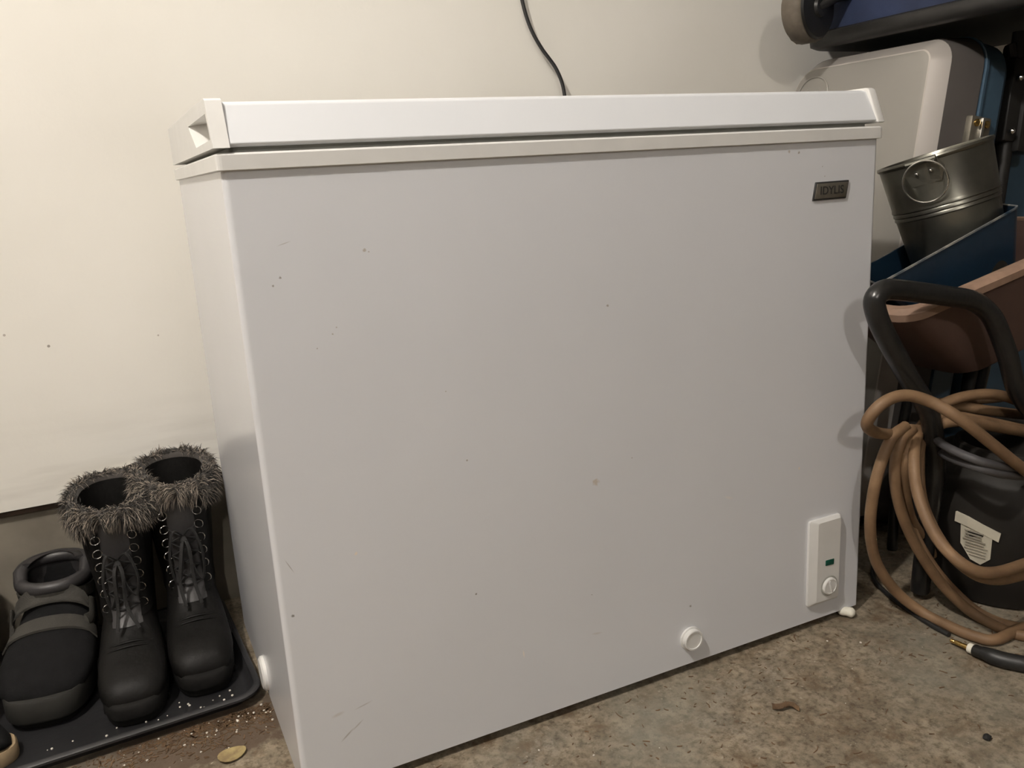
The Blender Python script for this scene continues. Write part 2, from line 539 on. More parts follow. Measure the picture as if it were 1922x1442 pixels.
# moulded collar around the top of the cabinet
def collar_ring(d, z, r):
    return [(x, y, z) for x, y in rrect(-d, FW + d, -d, FD + d, (r,) * 4, 4)]
fpart('collar_trim', bm_rings([collar_ring(0.0005, 0.7735, .008), collar_ring(0.0045, 0.7745, .006), collar_ring(0.0045, 0.7895, .006),
                               collar_ring(0.002, 0.7915, .006), collar_ring(-0.018, 0.7930, .006)]), M['white_plastic'], smooth=False)
fpart('gasket', bm_prism(rrect(0.012, FW - 0.012, 0.010, FD - 0.01, (.01,) * 4, 3), 'Z', 0.7925, 0.8005), M['gasket'])
# lid: front face leans back towards the top
LIDP = [(-0.003, 0.800), (0.004, 0.7975), (0.49, 0.7975), (0.49, 0.846), (0.026, 0.8445), (0.0185, 0.8415)]
lid = fpart('lid', bm_prism(LIDP, 'X', 0.009, FW - 0.007, 0.002, 4), M['lid'], smooth=False)
# end caps
def cap_outline(g=0.0):
    return [(-0.006 + g, 0.7965 + g), (0.495, 0.7965 + g), (0.495, 0.8495 - g), (0.020, 0.8475 - g), (0.0145 + g, 0.845 - g)]
bm = bmesh.new()
co = cap_outline()
XL, XI = -0.0055, 0.0115
outer = [bm.verts.new((XL, y, z)) for y, z in co]
inner_b = [bm.verts.new((XI, y, z)) for y, z in co]
n = len(co)
for k in range(n):
    bm.faces.new((outer[k], inner_b[k], inner_b[(k + 1) % n], outer[(k + 1) % n]))
bm.faces.new(inner_b)
pk = [(0.006, 0.8055), (0.145, 0.8045), (0.205, 0.8325), (0.022, 0.8325)]        # finger pocket
pv = [bm.verts.new((XL, y, z)) for y, z in pk]
pd = [bm.verts.new((XI - 0.001, y + dy, z + dz)) for (y, z), dy, dz in zip(pk, (.004, -.03, -.075, .002), (.004, .006, -.002, -.002))]
for f in ((outer[0], outer[1], pv[1], pv[0]), (outer[1], outer[2], pv[2], pv[1]), (outer[2], outer[3], pv[3], pv[2]),
          (outer[3], outer[4], pv[3]), (outer[4], outer[0], pv[0], pv[3])):
    bm.faces.new(f)
for k in range(4):
    bm.faces.new((pv[k], pv[(k + 1) % 4], pd[(k + 1) % 4], pd[k]))
bm.faces.new(pd)
fpart('lid_end_cap', bm, M['white_plastic'], lid, angle=20)
fpart('lid_end_cap', bm_prism(co, 'X', FW - 0.009, FW + 0.006, 0.0025, 3), M['white_plastic'], lid, angle=30)

# badge
def slant(x0, x1, z0, z1, sh, y0, y1, bev):
    return bm_prism([(x0, z0), (x1 - sh, z0), (x1, z1), (x0 + sh, z1)], 'Y', y0, y1, bev, 2)
bd = fpart('badge', slant(0.8085, 0.8775, 0.6915, 0.7175, 0.005, -0.0026, 0.001, 0.001), M['badge_edge'])
fpart('badge_plate', slant(0.8108, 0.8752, 0.6938, 0.7152, 0.0045, -0.0034, -0.001, 0.0006), M['badge'], bd)
def text_mesh(txt, size, loc, rot, m, parent, name, extrude=0.0003, width=1.0):
    cu = bpy.data.curves.new(name, 'FONT')
    cu.body = txt
    cu.size = size
    cu.extrude = extrude
    cu.align_x = 'CENTER'
    cu.align_y = 'CENTER'
    tmp = bpy.data.objects.new(name, cu)
    COL.objects.link(tmp)
    dg = bpy.context.evaluated_depsgraph_get()
    me = bpy.data.meshes.new_from_object(tmp.evaluated_get(dg))
    bpy.data.objects.remove(tmp)
    T = Matrix.Translation(loc) @ Matrix.Rotation(rot[2], 4, 'Z') @ Matrix.Rotation(rot[0], 4, 'X') @ Matrix.Diagonal((width, 1, 1, 1))
    me.transform(T)
    me.materials.clear()
    o = link_mesh(name, me, m, parent)
    return o
t = text_mesh('IDYLIS', 0.0165, (0.8432, -0.0036, 0.7045), (math.pi / 2, 0, 0), M['badge_edge'], bd, 'lettering')

# control panel with indicator and dial
bm = bmesh.new()
def rr3(x0, x1, z0, z1, r, y):
    return [(x, y, z) for x, z in rrect(x0, x1, z0, z1, (r,) * 4, 4)]
cp = fpart('control_panel', bm_rings([rr3(0.8185, 0.8845, 0.0435, 0.1925, .004, 0.001), rr3(0.8185, 0.8845, 0.0435, 0.1925, .004, -0.004),
                                      rr3(0.832, 0.8795, 0.050, 0.1885, .003, -0.0095)]), M['white_plastic'], angle=18)
fpart('indicator_lamp', bm_prism([(0.849, 0.1115), (0.8665, 0.1105), (0.8672, 0.1205), (0.849, 0.1210)], 'Y', -0.0105, -0.008, 0.0008), M['green'], cp)
DC = (0.858, 0, 0.0745)
fpart('dial_recess', bm_lathe([(0.0178, -0.0102), (0.0172, -0.0104), (0.0150, -0.0104), (0.0148, -0.0098)], 32, DC, 'Y'), M['gasket'], cp)
dl = fpart('dial', bm_lathe([(0.0148, -0.009), (0.0148, -0.0125), (0.0138, -0.0138), (0.012, -0.0142), (0.0115, -0.0134)], 32, DC, 'Y'), M['white_plastic'], cp)
bm = bm_box(-0.0016, 0.0016, -0.0150, -0.0128, -0.0105, 0.0105, 0.0006)
bmesh.ops.rotate(bm, verts=bm.verts, matrix=Matrix.Rotation(math.radians(-18), 3, 'Y'))
bmesh.ops.translate(bm, verts=bm.verts, vec=DC)
fpart('dial_grip', bm, M['white_plastic'], cp)
# drain caps
fpart('drain_cap', bm_lathe([(0.0185, 0.001), (0.0185, -0.003), (0.0165, -0.0035), (0.0165, -0.0095), (0.0155, -0.0105), (0.0135, -0.0105),
                             (0.013, -0.0092)], 36, (0.588, 0, 0.0575), 'Y'), M['white_plastic'], angle=30)
fpart('drain_cap', bm_lathe([(0.026, 0.001), (0.026, -0.004), (0.022, -0.007), (0.0, -0.007)], 32, (0, 0.262, 0.046), 'X', cap1=False), M['white_plastic'], angle=30)

# cord hanging down the wall behind the lid
cordw = [(0.60, 0.612, 2.49), (0.61, 0.612, 2.0), (0.64, 0.612, 1.5), (0.655, 0.611, 1.20), (0.657, 0.609, 1.13), (0.664, 0.606, 1.071), (0.676, 0.602, 1.024), (0.696, 0.598, 0.986), (0.725, 0.593, 0.945),
         (0.737, 0.588, 0.90), (0.735, 0.585, 0.83), (0.72, 0.58, 0.72), (0.70, 0.56, 0.60)]
tag(from_bm('power_cord', bm_tube(catmull(cordw, 8), 0.0036, 10), M['cable'], None, True), 'black power cord hanging down the white wall behind the freezer lid', 'cord')

# strip of peeling paper tape at the foot of the drywall
tag(from_bm('paper_strip', bm_rings([[(-0.243, 0.612, 0.2755), (-0.238, 0.606, 0.2815), (-0.237, 0.6065, 0.2825), (-0.242, 0.613, 0.277)],
                                     [(-0.19, 0.612, 0.287), (-0.188, 0.607, 0.294), (-0.187, 0.6075, 0.295), (-0.189, 0.613, 0.288)],
                                     [(-0.135, 0.616, 0.298), (-0.134, 0.612, 0.304), (-0.133, 0.6125, 0.305), (-0.134, 0.617, 0.299)]]),
            M['paper'], None), 'thin torn paper strip peeling off the wall above the boots', 'paper strip')

# ------------------------------------------------------------------ boot tray
TX0, TX1, TY0, TY1 = -0.98, -0.005, 0.250, 0.622
TROT = math.radians(2.8)
tr = thing('boot_tray', 'dark grey plastic boot tray on the floor beside the freezer', 'tray', ((TX0 + TX1) / 2, (TY0 + TY1) / 2, 0))
def tring(d, z, r):
    out = []
    for x, y in rrect(TX0 + d, TX1 - d, TY0 + d, TY1 - d, (r,) * 4, 6):
        dx, dy = x - TX1, y - TY0
        out.append((TX1 + dx * math.cos(TROT) - dy * math.sin(TROT), TY0 + dx * math.sin(TROT) + dy * math.cos(TROT), z))
    return out
from_bm('tray_pan', bm_rings([tring(0.022, 0.0, .022), tring(0.012, 0.014, .030), tring(0.009, 0.0175, .032), tring(0.0, 0.0185, .038), tring(0.0, 0.022, .038), tring(0.003, 0.0245, .036),
                              tring(0.009, 0.0235, .032), tring(0.014, 0.012, .028), tring(0.022, 0.0065, .022)]), M['tray'], tr, True, 50, True)

# ------------------------------------------------------------------ shoes
def section(A, B, w, n=24, ex=2.4):
    """closed ring between front/top point A and bottom/back point B (y, z), half width w"""
    cy, cz = (A[0] + B[0]) / 2, (A[1] + B[1]) / 2
    uy, uz = (A[0] - B[0]) / 2, (A[1] - B[1]) / 2
    out = []
    for k in range(n):
        a = 2 * math.pi * k / n
        c, s = math.cos(a), math.sin(a)
        c = math.copysign(abs(c) ** (2 / ex), c)
        s = math.copysign(abs(s) ** (2 / ex), s)
        out.append((w * s, cy + uy * c, cz + uz * c))
    return out

def outline(toe, heel, wt, wh, waist, n=40):
    """sole outline, toe towards -y"""
    pts = []
    for k in range(n):
        a = 2 * math.pi * k / n
        y = -math.cos(a)
        yy = toe + (y + 1) / 2 * (heel - toe)
        s = math.copysign(abs(math.sin(a)) ** 0.58, math.sin(a))
        t = (y + 1) / 2
        w = wt * (1 - t) + wh * t - waist * math.sin(math.pi * t) ** 2 * (1 if t > .4 else .6)
        pts.append((s * w, yy))
    return pts

BOOT = [((-.139, .036), (-.139, .024), .014), ((-.133, .052), (-.134, .022), .034), ((-.115, .064), (-.118, .02), .0445),
        ((-.085, .072), (-.09, .02), .0485), ((-.055, .082), (-.055, .02), .0485), ((-.025, .10), (-.015, .02), .046),
        ((-.004, .122), (.05, .02), .042), ((.002, .136), (.11, .022), .039), ((.005, .15), (.135, .05), .040),
        ((.005, .166), (.136, .10), .043), ((.003, .186), (.136, .16), .047), ((0, .22), (.138, .21), .051),
        ((-.002, .258), (.139, .262), .053), ((-.003, .278), (.139, .292), .054)]

def front_y(z):
    tab = [(.082, -.055), (.10, -.025), (.122, -.004), (.136, .002), (.15, .005), (.166, .005), (.186, .003), (.22, 0), (.262, -.002), (.29, -.003)]
    for (z0, y0), (z1, y1) in zip(tab, tab[1:]):
        if z <= z1:
            return y0 + (y1 - y0) * (z - z0) / (z1 - z0)
    return tab[-1][1]

def shaft_pt(x, z, out=0.0):
    """point on the front of the shaft at sideways offset x"""
    w = .041 + .012 * max(0, min(1, (z - .13) / .13))
    d = .066
    q = max(0.0, 1 - abs(x / w) ** 2.4) ** (1 / 2.4)
    return Vector((x, front_y(z) + d * (1 - q) - out, z))

def make_boot(label, loc, rz, sc, seed):
    rnd = random.Random(seed)
    t = thing('winter_boot', label, 'boot', loc, (0, 0, rz), 'pair of fur cuffed winter boots')
    t.scale = (1, 1, sc)
    rings = [section(A, B, w) for A, B, w in BOOT]
    inner = [section((-.003 + .007, .279), (.139 - .007, .293), .048), section((.008, .26), (.128, .262), .046), section((.012, .17), (.122, .17), .037)]
    up = from_bm('upper', bm_rings(rings + inner), M['leather'], t, True, 60)
    # toe seams
    def seam(y, zt, w, zb, lean, r=.0016):
        return [Vector((w * math.sin(a), y + lean * (1 - math.cos(a)), zb + (zt - zb) * max(0, math.cos(a)) ** 0.55)) for a in [math.radians(d) for d in range(-88, 89, 8)]]
    from_bm('toe_seam', bm_tube(seam(-.05, .0865, .0495, .03, .02), .002, 6), M['leather'], up, True)
    from_bm('toe_seam', bm_tube(seam(-.058, .083, .0495, .03, .02), .0016, 6), M['leather'], up, True)
    # sole in two layers: welt and tread
    from_bm('welt', bm_rings([[(x * k, y * k2, z) for x, y in outline(-.150, .145, .0555, .046, .006)] for z, k, k2 in
                              ((.014, .985, .995), (.016, 1.0, 1.0), (.030, 1.0, 1.0), (.034, .97, .985), (.036, .93, .965))]), M['sole'], t, True, 40)
    so = from_bm('outsole', bm_rings([[(x * k, y * k2, z) for x, y in outline(-.147, .143, .054, .045, .006)] for z, k, k2 in
                                      ((0.0, .94, .96), (.004, .985, .985), (.0145, .985, .995))]), M['sole'], t, True, 40)
    for i in range(7):     # lugs
        y = -.125 + i * .042
        for s in (-1, 1):
            hw = (.046 if y < .02 else .036) if -.11 < y < .12 else .026
            from_bm('tread_lug', bm_box(s * (hw - .006) - .006, s * (hw - .006) + .006, y - .012, y + .012, 0.0, .012, .002, 1), M['sole'], so)
    # tongue panel: smooth nylon strip down the front
    ts = []
    for z in [.10, .115, .13, .145, .16, .18, .20, .22, .24, .26, .272]:
        ts.append([shaft_pt(x, z, .003) for x in (-.022, -.014, -.006, .006, .014, .022)])
    bm = bmesh.new()
    V = [[bm.verts.new(p) for p in r] for r in ts]
    for a, b in zip(V, V[1:]):
        for k in range(5):
            bm.faces.new((a[k], a[k + 1], b[k + 1], b[k]))
    r = bmesh.ops.extrude_face_region(bm, geom=list(bm.faces))
    bmesh.ops.translate(bm, verts=[v for v in r['geom'] if isinstance(v, bmesh.types.BMVert)], vec=(0, .004, 0))
    from_bm('tongue', bm, M['satin'], t, True, 60)
    # eyelet stays with D rings
    zs = [.125, .148, .171, .194, .217, .240]
    anchors = {}
    for s in (-1, 1):
        bm = bmesh.new()
        rows = []
        for z in [.108, .125, .148, .171, .194, .217, .240, .258, .266]:
            e = .010 if z < .26 else .005
            rows.append([bm.verts.new(shaft_pt(s * x, z, .0045)) for x in (.031 - e, .031 - e * .3, .031 + e * .4, .031 + e)])
        for a, b in zip(rows, rows[1:]):
            for k in range(3):
                bm.faces.new((a[k], a[k + 1], b[k + 1], b[k]))
        r = bmesh.ops.extrude_face_region(bm, geom=list(bm.faces))
        bmesh.ops.translate(bm, verts=[v for v in r['geom'] if isinstance(v, bmesh.types.BMVert)], vec=(0, .005, 0))
        st = from_bm('eyelet_stay', bm, M['leather'], t, True, 60)
        for i, z in enumerate(zs):
            c = shaft_pt(s * .026, z, .008)
            R = .0066
            pts = [c + Vector((R * math.cos(a), -.002 * math.cos(a) * s, R * math.sin(a))) for a in [2 * math.pi * k / 16 for k in range(16)]]
            from_bm('d_ring', bm_tube(pts, .0009, 6, True), M['gunmetal'], st, True)
            anchors[(s, i)] = c + Vector((-s * .006, -.003, 0))
    # laces: crossings, then a bow with hanging loops and ends
    for i in range(4):
        for s in (-1, 1):
            a, b = anchors[(s, i)], anchors[(-s, i + 1)]
            m_ = (a + b) / 2 + Vector((0, -.008 - .002 * s, 0))
            from_bm('lace', bm_tube(catmull([a, m_, b], 6), .0026, 6, flat=.55), M['lace'], t, True)
    a, b = anchors[(-1, 0)], anchors[(1, 0)]
    from_bm('lace', bm_tube(catmull([a, (a + b) / 2 + Vector((0, -.008, -.003)), b], 6), .0026, 6, flat=.55), M['lace'], t, True)
    kn = shaft_pt(0, .208, .016)
    for s in (-1, 1):
        w = rnd.uniform(.020, .03)
        d = rnd.uniform(.055, .085)
        loop = [kn, kn + Vector((s * w * .6, -.014, .012)), kn + Vector((s * w, -.018, -d * .4)), kn + Vector((s * w * .8, -.014, -d)),
                kn + Vector((s * w * .35, -.014, -d * .7)), kn + Vector((s * .003, -.008, -.006))]
        from_bm('lace_loop', bm_tube(catmull(loop, 8), .003, 6, flat=.5), M['lace'], t, True)
        e = [kn, kn + Vector((s * .006, -.016, -.02)), kn + Vector((s * rnd.uniform(.004, .016), -.018, -.07)),
             kn + Vector((s * rnd.uniform(.004, .02), -.030, -.105))]
        from_bm('lace_end', bm_tube(catmull(e, 8), .003, 6, flat=.5), M['lace'], t, True)
    # fur cuff: rolled base plus thousands of hairs
    bm = bmesh.new()
    cl = bm.verts.layers.float_color.new('hair')
    base = section((-.005, .278), (.141, .294), .0555, 40, 2.2)
    NB = len(base)
    ctr = Vector((0, .068, .284))
    def cuffpt(k, a):
        p = Vector(base[k % NB])
        o = (p - ctr)
        o.z = 0
        o.normalize()
        side = min(1, max(0, (abs(p.x) - .018) / .025)) if p.y < .1 else .6
        rr, zz = .0065 + .003 * side, .010 + .012 * side
        return p + o * (rr * math.cos(a) + .001) + Vector((0, 0, zz * math.sin(a) - .010 * side)), o
    rings = []
    for k in range(NB):
        rings.append([bm.verts.new(cuffpt(k, 2 * math.pi * j / 10)[0]) for j in range(10)])
        for v in rings[-1]:
            v[cl] = (.05, .043, .037, 1)
    for k in range(NB):
        A, B = rings[k], rings[(k + 1) % NB]
        for j in range(10):
            bm.faces.new((A[j], A[(j + 1) % 10], B[(j + 1) % 10], B[j]))
    clump = [rnd.random() for _ in range(60)]
    for h in range(9000):
        f = rnd.random() * NB
        k = int(f)
        a = rnd.uniform(-1.9, 2.25)
        p, o = cuffpt(k, a)
        p2, _ = cuffpt(k + 1, a)
        p = p.lerp(p2, f - k)
        sd = Vector((-o.y, o.x, 0))
        c_ = clump[int(f * 1.5) % 60]
        ddir = (o * math.cos(a) + Vector((0, 0, math.sin(a)))) * .5 + sd * (rnd.uniform(-.45, .45) + (c_ - .5) * 1.8) + Vector((0, 0, rnd.uniform(-.95, .15))) + o * .05
        ddir.normalize()
        L = rnd.uniform(.008, .020) * (.6 if a > 1.4 else 1)
        ww = sd.cross(ddir)
        ww = (sd * rnd.uniform(-1, 1) + ww * rnd.uniform(-1, 1)).normalized() * rnd.uniform(.00035, .0008)
        q = p + ddir * L * .55
        e = p + ddir * L + Vector((0, 0, -.3 * L))
        v = [bm.verts.new(p - ww), bm.verts.new(p + ww), bm.verts.new(q + ww * .8), bm.verts.new(q - ww * .8), bm.verts.new(e)]
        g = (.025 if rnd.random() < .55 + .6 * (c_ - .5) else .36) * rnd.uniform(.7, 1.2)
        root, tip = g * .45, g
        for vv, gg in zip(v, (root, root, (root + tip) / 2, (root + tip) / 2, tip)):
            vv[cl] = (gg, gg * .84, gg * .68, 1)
        bm.faces.new((v[0], v[1], v[2], v[3]))
        bm.faces.new((v[3], v[2], v[4]))
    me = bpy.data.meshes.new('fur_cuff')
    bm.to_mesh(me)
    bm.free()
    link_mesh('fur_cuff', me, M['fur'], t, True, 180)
    return t

make_boot('black lace-up winter boot with fur cuff, beside the strapped shoe', (-0.176, 0.430, 0.0065), math.radians(-3), 1.0, 3)
make_boot('black lace-up winter boot with fur cuff, right beside the freezer', (-0.077, 0.455, 0.0065), math.radians(-2), 1.035, 11)

SHOE = [((-.125, .05), (-.125, .035), .018), ((-.118, .066), (-.12, .032), .042), ((-.098, .078), (-.10, .03), .058), ((-.065, .088), (-.065, .03), .066),
        ((-.03, .098), (-.025, .03), .066), ((.0, .108), (.02, .03), .062), ((.02, .118), (.075, .03), .056), ((.03, .128), (.118, .045), .051),
        ((.034, .136), (.128, .085), .050), ((.034, .144), (.130, .125), .051), ((.032, .150), (.132, .152), .053)]
def shoe_top(x, y):
    tab = [(-.118, .066, .042), (-.098, .078, .058), (-.065, .088, .066), (-.03, .098, .066), (0, .108, .062), (.02, .118, .056), (.03, .128, .051), (.034, .15, .05)]
    for (y0, z0, w0), (y1, z1, w1) in zip(tab, tab[1:]):
        if y <= y1:
            t = (y - y0) / (y1 - y0)
            z, w = z0 + (z1 - z0) * t, w0 + (w1 - w0) * t
            break
    c = (z + .03) / 2
    q = max(0.0, 1 - min(1, abs(x) / w) ** 2.4) ** (1 / 2.4)
    return Vector((x, y, c + (z - c) * q)), w
def make_shoe(label, loc, rz, group, laced=False):
    t = thing('strapped_shoe', label, 'shoe', loc, (0, 0, rz), group)
    rings = [section(A, B, w, 28) for A, B, w in SHOE]
    inner = [section((.042, .151), (.122, .153), .042, 28), section((.046, .12), (.118, .12), .040, 28), section((.046, .06), (.115, .06), .038, 28)]
    from_bm('upper', bm_rings(rings + inner), M['felt'], t, True, 60)
    # padded collar
    col = [Vector(p) for p in section((.036, .151), (.129, .156), .049, 28, 2.2)]
    bm = bmesh.new()
    add_tube(bm, [p + Vector((0, 0, .008 if p.y > .08 else -.004)) for p in col], [.011] * 28, 10, True)
    from_bm('padded_collar', bm, M['satin'], t, True, 60)
    # heel tab rising at the back
    from_bm('heel_counter', bm_rings([[Vector((w * math.sin(a), .075 + (.058 + o) * math.cos(a), z)) for a in [math.radians(d) for d in range(-75, 76, 10)]]
                                      + [Vector(((w - .012) * math.sin(a), .075 + (.046 + o) * math.cos(a), z)) for a in [math.radians(d) for d in range(75, -76, -10)]]
                                      for z, w, o in ((.05, .052, 0), (.10, .054, .001), (.15, .055, .003), (.168, .052, .004), (.174, .046, .002))]), M['satin'], t, True, 60)
    # rubber rand and sole
    from_bm('rand', bm_rings([[(x * k, y * k2, z) for x, y in outline(-.136, .137, .072, .056, .006)] for z, k, k2 in
                              ((.014, .97, .98), (.018, 1, 1), (.046, 1.0, 1.0), (.050, .975, .985), (.050, .93, .955))]), M['rand'], t, True, 40)
    from_bm('outsole', bm_rings([[(x * k, y * k2, z) for x, y in outline(-.130, .135, .068, .054, .006)] for z, k, k2 in
                                 ((0, .9, .94), (.006, .96, .97), (.0155, .985, .99))]), M['sole'], t, True, 40)
    # straps across the instep
    def strap(name, yc, hw, lift):
        bm = bmesh.new()
        rows = []
        for y in (yc - hw, yc - hw * .4, yc + hw * .4, yc + hw):
            row = []
            for i in range(15):
                f = -1 + 2 * i / 14
                p, w = shoe_top(0, y)
                p, _ = shoe_top(f * w * .985, y)
                nrm = Vector((f * .9, 0, 1.0)).normalized()
                row.append(bm.verts.new(p + nrm * lift))
            rows.append(row)
        for a, b in zip(rows, rows[1:]):
            for k in range(14):
                bm.faces.new((a[k], a[k + 1], b[k + 1], b[k]))
        r = bmesh.ops.extrude_face_region(bm, geom=list(bm.faces))
        bmesh.ops.translate(bm, verts=[v for v in r['geom'] if isinstance(v, bmesh.types.BMVert)], vec=(0, 0, -.004))
        return from_bm(name, bm, M['strap'], t, True, 50)
    strap('instep_strap', -.008, .0125, .005)
    s2 = strap('ankle_strap', .0275, .0055, .012)
    # upper ankle strap as a broad band around the front of the collar
    band = []
    for z, g in ((.118, 0), (.138, .002)):
        band.append([Vector(((.056 + g) * math.sin(math.radians(d)), .080 - (.052 + g) * math.cos(math.radians(d)), z + .004 * math.cos(math.radians(d * 2)))) for d in range(-110, 111, 10)])
    bm = bmesh.new()
    A = [bm.verts.new(p) for p in band[0]]
    B = [bm.verts.new(p) for p in band[1]]
    for k in range(len(A) - 1):
        bm.faces.new((A[k], A[k + 1], B[k + 1], B[k]))
    r = bmesh.ops.extrude_face_region(bm, geom=list(bm.faces))
    for v in [v for v in r['geom'] if isinstance(v, bmesh.types.BMVert)]:
        v.co = Vector((v.co.x * .94, .08 + (v.co.y - .08) * .94, v.co.z))
    from_bm('ankle_band', bm, M['strap'], t, True, 50)
    for s in (-1, 1):      # side webbing joining the two straps
        a = [shoe_top(s * .047, -.005)[0] + Vector((s * .006, 0, .004)), Vector((s * .058, .015, .098)), Vector((s * .058, .035, .12))]
        from_bm('side_webbing', bm_tube(catmull(a, 5), .010, 8, flat=.3, nrm=(s, 0, .3)), M['strap'], t, True)
    if laced:
        for i in range(4):
            y = -.045 - i * .014
            pts = [shoe_top(x, y + x * .25)[0] + Vector((0, 0, .004)) for x in (-.03, -.015, 0, .015, .03)]
            from_bm('lace', bm_tube(catmull(pts, 4), .003, 6), M['lace'], t, True)
        for s in (-1, 1):
            pts = [shoe_top(s * .01, -.04)[0] + Vector((0, 0, .01)), shoe_top(s * .035, -.06)[0] + Vector((0, 0, .016)),
                   shoe_top(s * .03, -.1)[0] + Vector((0, -.01, .01)), shoe_top(s * .012, -.07)[0] + Vector((0, 0, .012))]
            from_bm('lace_loop', bm_tube(catmull(pts, 6), .003, 6), M['lace'], t, True)
    return t
make_shoe('black felt shoe with grey straps, next to the fur cuffed boots', (-0.288, 0.474, 0.0065), math.radians(-8), 'strapped shoes on the tray')
make_shoe('black laced shoe with grey straps, on the far side of its pair', (-0.434, 0.476, 0.0065), math.radians(-4), 'strapped shoes on the tray', True)
# worn slipper with a tan edged sole, only its toe reaches into view
sl = thing('slipper', 'dark slipper with a tan edged sole, toe over the tray front', 'slipper', (-0.387, 0.300, 0.0065), (0, 0, math.radians(98)))
from_bm('sole', bm_rings([[(x * k, y * k, z) for x, y in outline(-.052, .11, .036, .03, .004)] for z, k in ((0, .96), (.004, 1), (.018, 1), (.022, .96))]), M['tan'], sl, True, 40)
from_bm('upper', bm_rings([section((-.045, .026), (-.045, .020), .012), section((-.036, .042), (-.036, .020), .026), section((-.012, .052), (-.012, .020), .031),
                           section((.02, .058), (.02, .020), .031), section((.045, .060), (.06, .020), .030), section((.055, .058), (.105, .022), .026)]), M['felt'], sl, True, 60)

# ------------------------------------------------------------------ silver / grey / blue hard case leaning beside the freezer
LEAN = math.radians(9)
cs = thing('hard_case', 'upright silver, grey and blue hard plastic case leaning between freezer and wall', 'case', (1.170, 0.190, 0.0), (0, LEAN, 0))
CD, CH = 0.418, 0.985
def cring(d, x):
    return [(x, y, z) for y, z in rrect(d, CD - d, 0.012 + d, CH - d, (.06, .06, max(.095 - d, .03), max(.06 - d, .020)), 8)]
face = from_bm('face_panel', bm_rings([cring(.040, .010), cring(.040, -0.002), cring(.046, -0.004)]), M['silver'], cs, True, 22)
from_bm('chamfer_edge', bm_rings([cring(.014, .045), cring(.014, .030), cring(.017, .025), cring(.037, -.0015), cring(.040, -.0025), cring(.040, .008)]), M['chamfer'], cs, True, 22)
from_bm('grey_shell', bm_rings([cring(.0145, .028), cring(.006, .060), cring(.000, .098), cring(.004, .1025)]), M['slate'], cs, True, 22)
from_bm('seam_lip', bm_rings([cring(.004, .1015), cring(-.003, .103), cring(-.003, .109), cring(.002, .112)]), M['blue'], cs, True, 22)
from_bm('blue_shell', bm_rings([cring(.001, .111), cring(.003, .165), cring(.018, .190), cring(.045, .200)]), M['blue'], cs, True, 22)
# latch across the seam and a moulded round emblem
la = from_bm('latch', bm_box(.078, .134, -.010, .008, .765, .835, .004), M['badge'], cs, True)
for x in (.088, .122):
    from_bm('latch_screw', bm_lathe([(.007, -.0115), (.007, -.0155), (.004, -.017)], 12, (x + (.003 if x < .1 else -.003), .002, .822), 'Y'), M['brass'], la, True)
from_bm('latch_bar', bm_box(.101, .108, -.016, -.007, .765, .832, .0015), M['steel'], la, True)
ec = Vector((-.0045, .322, .893))
em_ = from_bm('emblem_ring', bm_tube([ec + Vector((0, .042 * math.cos(a), .036 * math.sin(a))) for a in [2 * math.pi * k / 36 for k in range(36)]], .0016, 6, True), M['silver'], cs, True)
for dy, hh in ((-.012, .018), (.004, .012), (.016, .018)):
    from_bm('emblem_stroke', bm_box(-.0065, -.003, ec.y + dy - .002, ec.y + dy + .002, ec.z - .006, ec.z - .006 + hh, .0006, 1), M['silver'], em_)

# ------------------------------------------------------------------ navy wheeled bag lying on top of the case
bg = thing('wheeled_bag', 'navy wheeled bag with black edges lying on the silver case', 'bag', (1.50, 0.30, 0.985))
BX0, BX1, BY0, BY1 = 1.315, 1.80, -0.02, 0.545
body = from_bm('bag_body', bm_box(BX0, BX1, BY0, BY1, 0.992, 1.26, 0.03, 4), M['bluefab'], bg, True, 60, True)
def edge_loop(z, d, r):
    return [(x, y, z) for x, y in rrect(BX0 - d, BX1 + d, BY0 - d, BY1 + d, (r,) * 4, 5)]
from_bm('bottom_edge', bm_rings([edge_loop(.987, -.03, .03), edge_loop(.984, -.004, .04), edge_loop(.990, .006, .04), edge_loop(1.012, .008, .04), edge_loop(1.018, .0, .04)]), M['black'], bg, True, 60, True)
from_bm('piping', bm_tube([Vector((x, y, 1.075)) for x, y in rrect(BX0 - .002, BX1 + .002, BY0 - .002, BY1 + .002, (.03,) * 4, 5)], .005, 8, True), M['black'], bg, True, 60, True)
# wheel on its bracket at the wall end
wc = Vector((1.236, 0.463, 1.052))
wd = Vector((0.25, -0.97, 0)).normalized()
wu = Vector((0, 0, 1))
ws = wd.cross(wu)
def wheel_ring(off, r, n=40, teeth=0.0):
    return [wc + wd * off + (ws * math.cos(a) + wu * math.sin(a)) * (r + (teeth if k % 2 else 0)) for k, a in enumerate([2 * math.pi * k / n for k in range(n)])]
wh = from_bm('wheel', bm_rings([wheel_ring(-.024, .042), wheel_ring(-.022, .058), wheel_ring(-.016, .064, teeth=.0012), wheel_ring(.016, .064, teeth=.0012), wheel_ring(.022, .058), wheel_ring(.024, .042)]), M['tyre'], bg, True, 50, True)
from_bm('hub', bm_rings([wheel_ring(.023, .060), wheel_ring(.027, .056), wheel_ring(.028, .02), wheel_ring(.034, .018), wheel_ring(.034, .004)]), M['black'], wh, True, 30, True)
from_bm('axle_bracket', bm_tube([wc + wd * .02, wc + Vector((.05, -.03, .02)), Vector((BX0 + .03, .43, 1.08))], .018, 10, flat=.6), M['black'], bg, True, 60, True)

bg.location.z -= 0.009

